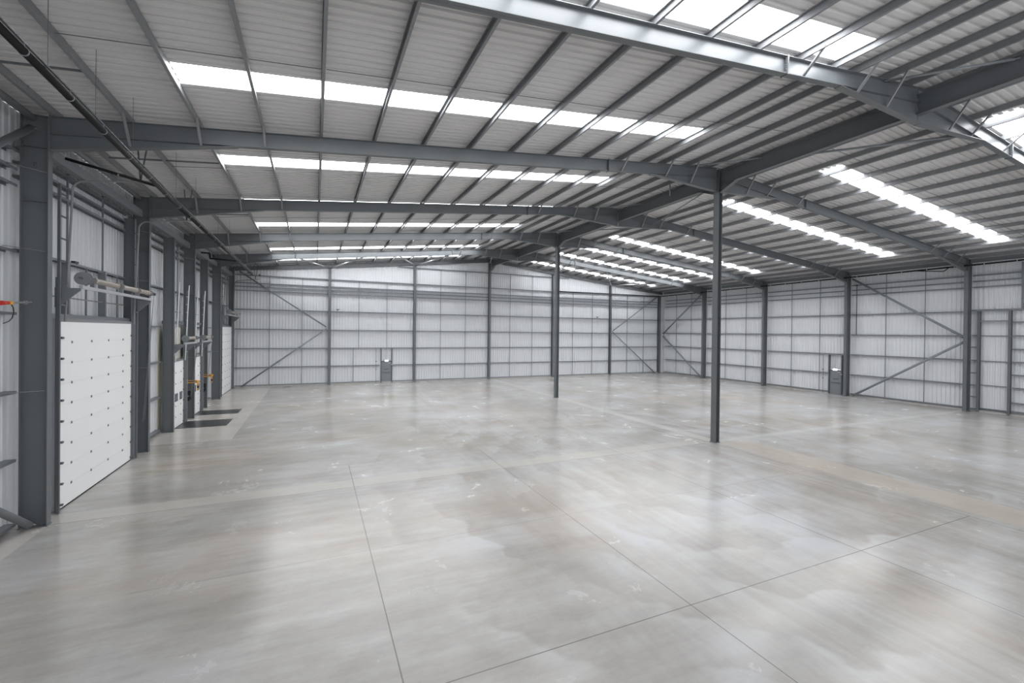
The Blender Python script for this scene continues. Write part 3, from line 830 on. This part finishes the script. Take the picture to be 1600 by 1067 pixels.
# dock lamps and control boxes
for (Y, lab, lb2) in ((15.0, 'amber dock lamp arm beside the nearer dock leveller', 'black control box on the column beside the nearer dock leveller'), (18.68, 'amber dock lamp arm beside the farther dock leveller', 'black control box on the post beside the farther dock leveller')):
    t = empty('dock_lamp', (-.3, Y-.15, 2)); tag(t, lab, 'lamp', 'amber dock lamps')
    m = MB(); m.box(-.35, .12, Y-.20, Y-.16, 2.0, 2.05); m.box(-.35, .12, Y-.20, Y-.16, 2.13, 2.16); m.obj('arm', 'amber', t)
    m = MB(); m.box(-.36, -.30, Y-.24, Y-.09, 1.95, 2.22); m.obj('mount', 'amber', t)
    m = MB(); m.tube((.08, Y-.18, 2.12), (.22, Y-.22, 2.05), .05, 12, .11); m.obj('lamp_head', 'amber', t, True)
    m = MB(); m.box(.15, .22, Y-.26, Y-.14, 1.62, 1.95); m.obj('handle', 'amber', t)
    m = MB(); m.box(.17, .24, Y-.27, Y-.13, 1.72, 1.86); m.obj('switch', 'black', t)
    t = empty('control_box', (-.25, Y-.05, 1.3)); tag(t, lb2, 'control box', 'dock control boxes')
    m = MB(); m.box(-.36, -.14, Y-.20, Y-.105 if Y < 16 else Y-.085, 1.12, 1.58); m.obj('housing', 'black', t)
    m = MB(); m.tube((-.25, Y-.205, 1.28), (-.25, Y-.20, 1.28), .04, 12); m.obj('button', 'galv', t)
    m = MB(); m.box(-.30, -.2, Y-.17, Y-.10, 1.02, 1.12); m.obj('plug', 'black', t)
# ------------------------------------------------------------------ personnel doors
def exit_door(n, tr, label, lamp_label, cond_label, w):
    """tr maps local (u along wall, v out of wall into room, z)"""
    def B(mb, u0, u1, v0, v1, z0, z1):
        a = tr(u0, v0); b = tr(u1, v1)
        mb.box(min(a[0], b[0]), max(a[0], b[0]), min(a[1], b[1]), max(a[1], b[1]), z0, z1)
    c = tr(w/2, .1)
    t = empty(f'door_{n}', (c[0], c[1], 0)); tag(t, label, 'door', kind='structure')
    m = MB(); B(m, 0, w, .08, .12, .01, 2.03); m.obj('leaf', 'doorgrey', t)
    for u in (-.07, w):
        m = MB(); B(m, u, u+.07, .02, .22, 0, 3.38); m.obj('jamb_post', 'steel_dark', t)
    m = MB(); B(m, 0, w, .02, .16, 2.03, 2.10); m.obj('head', 'steel_dark', t)
    m = MB(); B(m, 0, w, .10, .16, 2.16, 2.20); m.obj('lintel_rail', 'galv_bright', t)
    m = MB(); B(m, .10, w-.14, .12, .17, .98, 1.03); m.obj('push_bar', 'steel_dark', t)
    m = MB(); B(m, .25, w-.25, .121, .126, 1.26, 1.36); m.obj('sign_strip', 'steel_dark', t)
    m = MB(); B(m, w-.32, w-.08, .12, .18, 1.88, 1.93); m.obj('door_closer', 'galv_bright', t)
    m = MB(); B(m, w-.05, w+.08, .2, .27, 1.72, 1.78); m.obj('door_bracket', 'galv_bright', t)
    e = empty('exit_light', tr(w/2, .2)+(2.1,)); tag(e, lamp_label, 'light', 'lit exit lights')
    m = MB(); B(m, w/2-.17, w/2+.17, .13, .20, 2.05, 2.20); m.obj('housing', 'door', e)
    m = MB(); B(m, w/2-.155, w/2+.155, .20, .212, 2.06, 2.19); m.obj('diffuser', 'lamp', e)
    m = MB(); B(m, w/2-.01, w/2+.01, .13, .15, 2.2, 3.38); m.obj('conduit', 'galv', e)
    e = empty('conduit', tr(-.5, .2)+(0,)); tag(e, cond_label, 'conduit', 'conduits beside exit doors')
    m = MB(); B(m, -.52, -.495, .18, .205, 0, 3.38); m.obj('pipe', 'steel_dark', e)
    for z in (2.08, 1.32):
        m = MB(); B(m, -.56, -.455, .2, .25, z-.05, z+.05); m.obj('switch_box', 'steel_dark' if z > 2 else 'galv', e)
exit_door(5, lambda u, v: (PDX[0]+u, YB+.38-v), 'grey fire exit door in the back wall', 'small lit lamp over the back wall exit door', 'thin upright conduit left of the back wall exit door', PDX[1]-PDX[0])
exit_door(6, lambda u, v: (XRW-.1-v, PDY[1]-u), 'grey fire exit door in the right wall', 'small lit lamp over the right wall exit door', 'thin upright conduit left of the right wall exit door', PDY[1]-PDY[0])
# ------------------------------------------------------------------ pipes
t = empty('drain_pipe', (2.0, 0, 9.2)); tag(t, 'long black pipe hanging under the left roof slope', 'pipe')
def zp(y): return 9.42-.028*(y+9) if y < 3 else 9.09-.004*(y-3)
m = MB(); m.path([(2.0, -15.0, zp(-15)), (2.0, -7, zp(-7)), (2.0, 3, zp(3)), (2.0, 22.0, zp(22))], .062, 14); m.obj('pipe', 'pipe', t, True)
m = MB()
for a, b in ((-15, -7), (-7, 3), (3, 22)):
    m.prism((2.0, a, zp(a)+.14), (2.0, b, zp(b)+.14), [(-.02, -.012), (.02, -.012), (.02, .012), (-.02, .012)])
m.obj('support_rail', 'steel_dark', t)
y = -14.2
while y < 21.5:
    m = MB(); m.tube((2.0, y-.012, zp(y)), (2.0, y+.012, zp(y)), .068, 14); m.box(1.99, 2.01, y-.01, y+.01, zp(y)+.06, zp(y)+.14); m.obj('pipe_clip', 'galv', t); y += 1.42
for y in (-11.2, -8.5, -5.0, -3.2, -1.15, 2.6, 5.2, 9.5, 12.5, 17, 20):
    m = MB(); m.tube((2.0, y, zp(y)+.14), (2.0, y, ztop(2)+LIN-.01), .005, 6); m.obj('hanger', 'steel_dark', t)
t = empty('branch_pipe', (1, .5, 9.3)); tag(t, 'short black branch pipe below the haunch beside the nearest big door', 'pipe', 'black branch pipes')
m = MB(); m.path([(.05, .6, 9.55), (2.0, .9, zp(.9)+.02)], .04, 12); m.obj('pipe', 'pipe', t, True)
m = MB(); m.tube((1.1, .74, 9.31), (1.13, .745, 9.303), .048, 12); m.obj('pipe_clip', 'galv', t)
t = empty('branch_pipe', (1, 15.5, 9.3)); tag(t, 'cranked black branch pipe below the haunch between the dock doors', 'pipe', 'black branch pipes')
m = MB(); m.path([(.15, 15.5, 9.42), (.58, 15.5, 9.42), (.60, 15.5, 9.12), (2.0, 15.5, 9.06)], .045, 12); m.obj('pipe', 'pipe', t, True)
# cross rail hangers at eaves: thin channel from wall to purlin
for (y, lab) in ((-2.55, 'thin grey roof channel joining the first two left purlins'), (3.0, 'thin grey roof channel above the nearest big door'), (10.5, 'thin grey roof channel above the first dock door'), (18.0, 'thin grey roof channel above the second dock door')):
    m = MB(); m.prism((.15, y, ztop(.1)+.05), (1.6 if y < 0 else 3.18, y+.04, ztop(1.6 if y < 0 else 3.2)+.05), [(-.02, -.02), (.02, -.02), (.02, .02), (-.02, .02)]); tag(m.obj('roof_channel', 'steel'), lab, 'channel', 'thin roof channels')
t = empty('drain_pipe', (WID-.3, 5, 9.9)); tag(t, 'long black pipe along the top of the right wall', 'pipe')
m = MB(); m.path([(WID-.3, -15, 9.93), (WID-.3, 28.9, 9.79), (31.3, 28.95, 9.74)], .055, 12); m.obj('pipe', 'pipe', t, True)
y = -7
while y < 28.5:
    zz = 9.93-.0032*(y+15)
    m = MB(); m.tube((WID-.3, y-.02, zz), (WID-.3, y+.02, zz), .062, 12); m.obj('pipe_clip', 'galv_bright', t); y += 1.5
for y in (-6, -2, 2, 5.5, 9.5, 13, 17, 20.5, 25):
    zz = 9.93-.0032*(y+15)
    m = MB(); m.tube((WID-.3, y, zz+.05), (WID-.3, y, ztop(WID-.3)+LIN-.01), .005, 6); m.obj('hanger', 'steel_dark', t)
m = MB(); m.path([(WID-.3, 2.7, 9.86), (WID-.45, 1.0, 9.62), (WID-.3, .8, 9.86)], .03, 8); m.obj('offset_bend', 'pipe', t)
m = MB(); m.box(WID+.46, WID+.50, 6.9, 6.94, 5.17, 9.25); m.box(WID+.46, WID+.56, 6.85, 6.99, 9.2, 9.28)
tag(m.obj('cable_conduit', 'black'), 'thin black upright conduit beside the right exit door column', 'conduit')
# small wall sensors
for (p, lab) in (((8.1, YB+.1, 6.95), 'tiny dark sensor on the back wall right of the first gable post'), ((37.0, YB+.1, 6.95), 'tiny dark sensor on the back wall left of the last gable post')):
    t = empty('presence_sensor', p); tag(t, lab, 'sensor', 'tiny wall sensors')
    x, y, z = p
    m = MB(); m.box(x-.18, x+.18, y-.05, y+.03, z, z+.05); m.obj('arm', 'steel_dark', t)
    m = MB(); m.tube((x, y, z), (x, y, z-.1), .06, 10, .03); m.obj('sensor_head', 'black', t)
    m = MB(); m.box(x-.01, x+.01, y+.03, y+.12, z, z+.02); m.obj('bracket', 'steel_dark', t)
p = (-.62, 2.9, 6.75)
m = MB(); m.box(-.66, -.56, 2.78, 3.02, 7.02, 7.08); m.tube((-.6, 2.9, 7.02), (-.6, 2.9, 6.98), .05, 10)
tag(m.obj('presence_sensor', 'black'), 'tiny dark sensor above the nearest big door', 'sensor', 'tiny wall sensors')
t = empty('hanging_detector', (1.6, 27.2, 10)); tag(t, 'small detector hanging on a rod near the far left corner', 'detector')
m = MB(); m.tube((1.6, 27.2, 10.72), (1.6, 27.2, 9.5), .012, 6); m.tube((1.6, 27.2, 9.5), (1.95, 27.2, 9.5), .012, 6); m.obj('drop_rod', 'galv', t)
m = MB(); m.tube((1.95, 27.2, 9.45), (1.95, 27.2, 9.62), .07, 10); m.obj('detector_head', 'steel_dark', t)
# red isolator at the left edge
t = empty('red_isolator', (-.3, -1.2, 5.58)); tag(t, 'red handled coupling with a drooping black cable at the left edge', 'coupling')
m = MB(); m.tube((-.3, -.95, 5.60), (-.3, -.11, 5.66), .022, 8); m.tube((-.3, -.40, 5.64), (-.3, -.34, 5.645), .05, 10); m.obj('spindle', 'galv', t)
m = MB(); m.tube((-.3, -1.28, 5.58), (-.3, -1.02, 5.595), .055, 12, .035); m.obj('handle', 'red', t, True)
m = MB(); m.tube((-.3, -1.02, 5.595), (-.3, -.92, 5.60), .045, 12); m.obj('collar', 'amber', t)
m = MB(); m.path([(-.3, -.94, 5.58), (-.3, -.84, 5.5), (-.3, -.82, 5.38), (-.3, -.88, 5.25), (-.3, -1.0, 5.17), (-.3, -1.2, 5.12)], .012, 6); m.obj('cable', 'black', t)
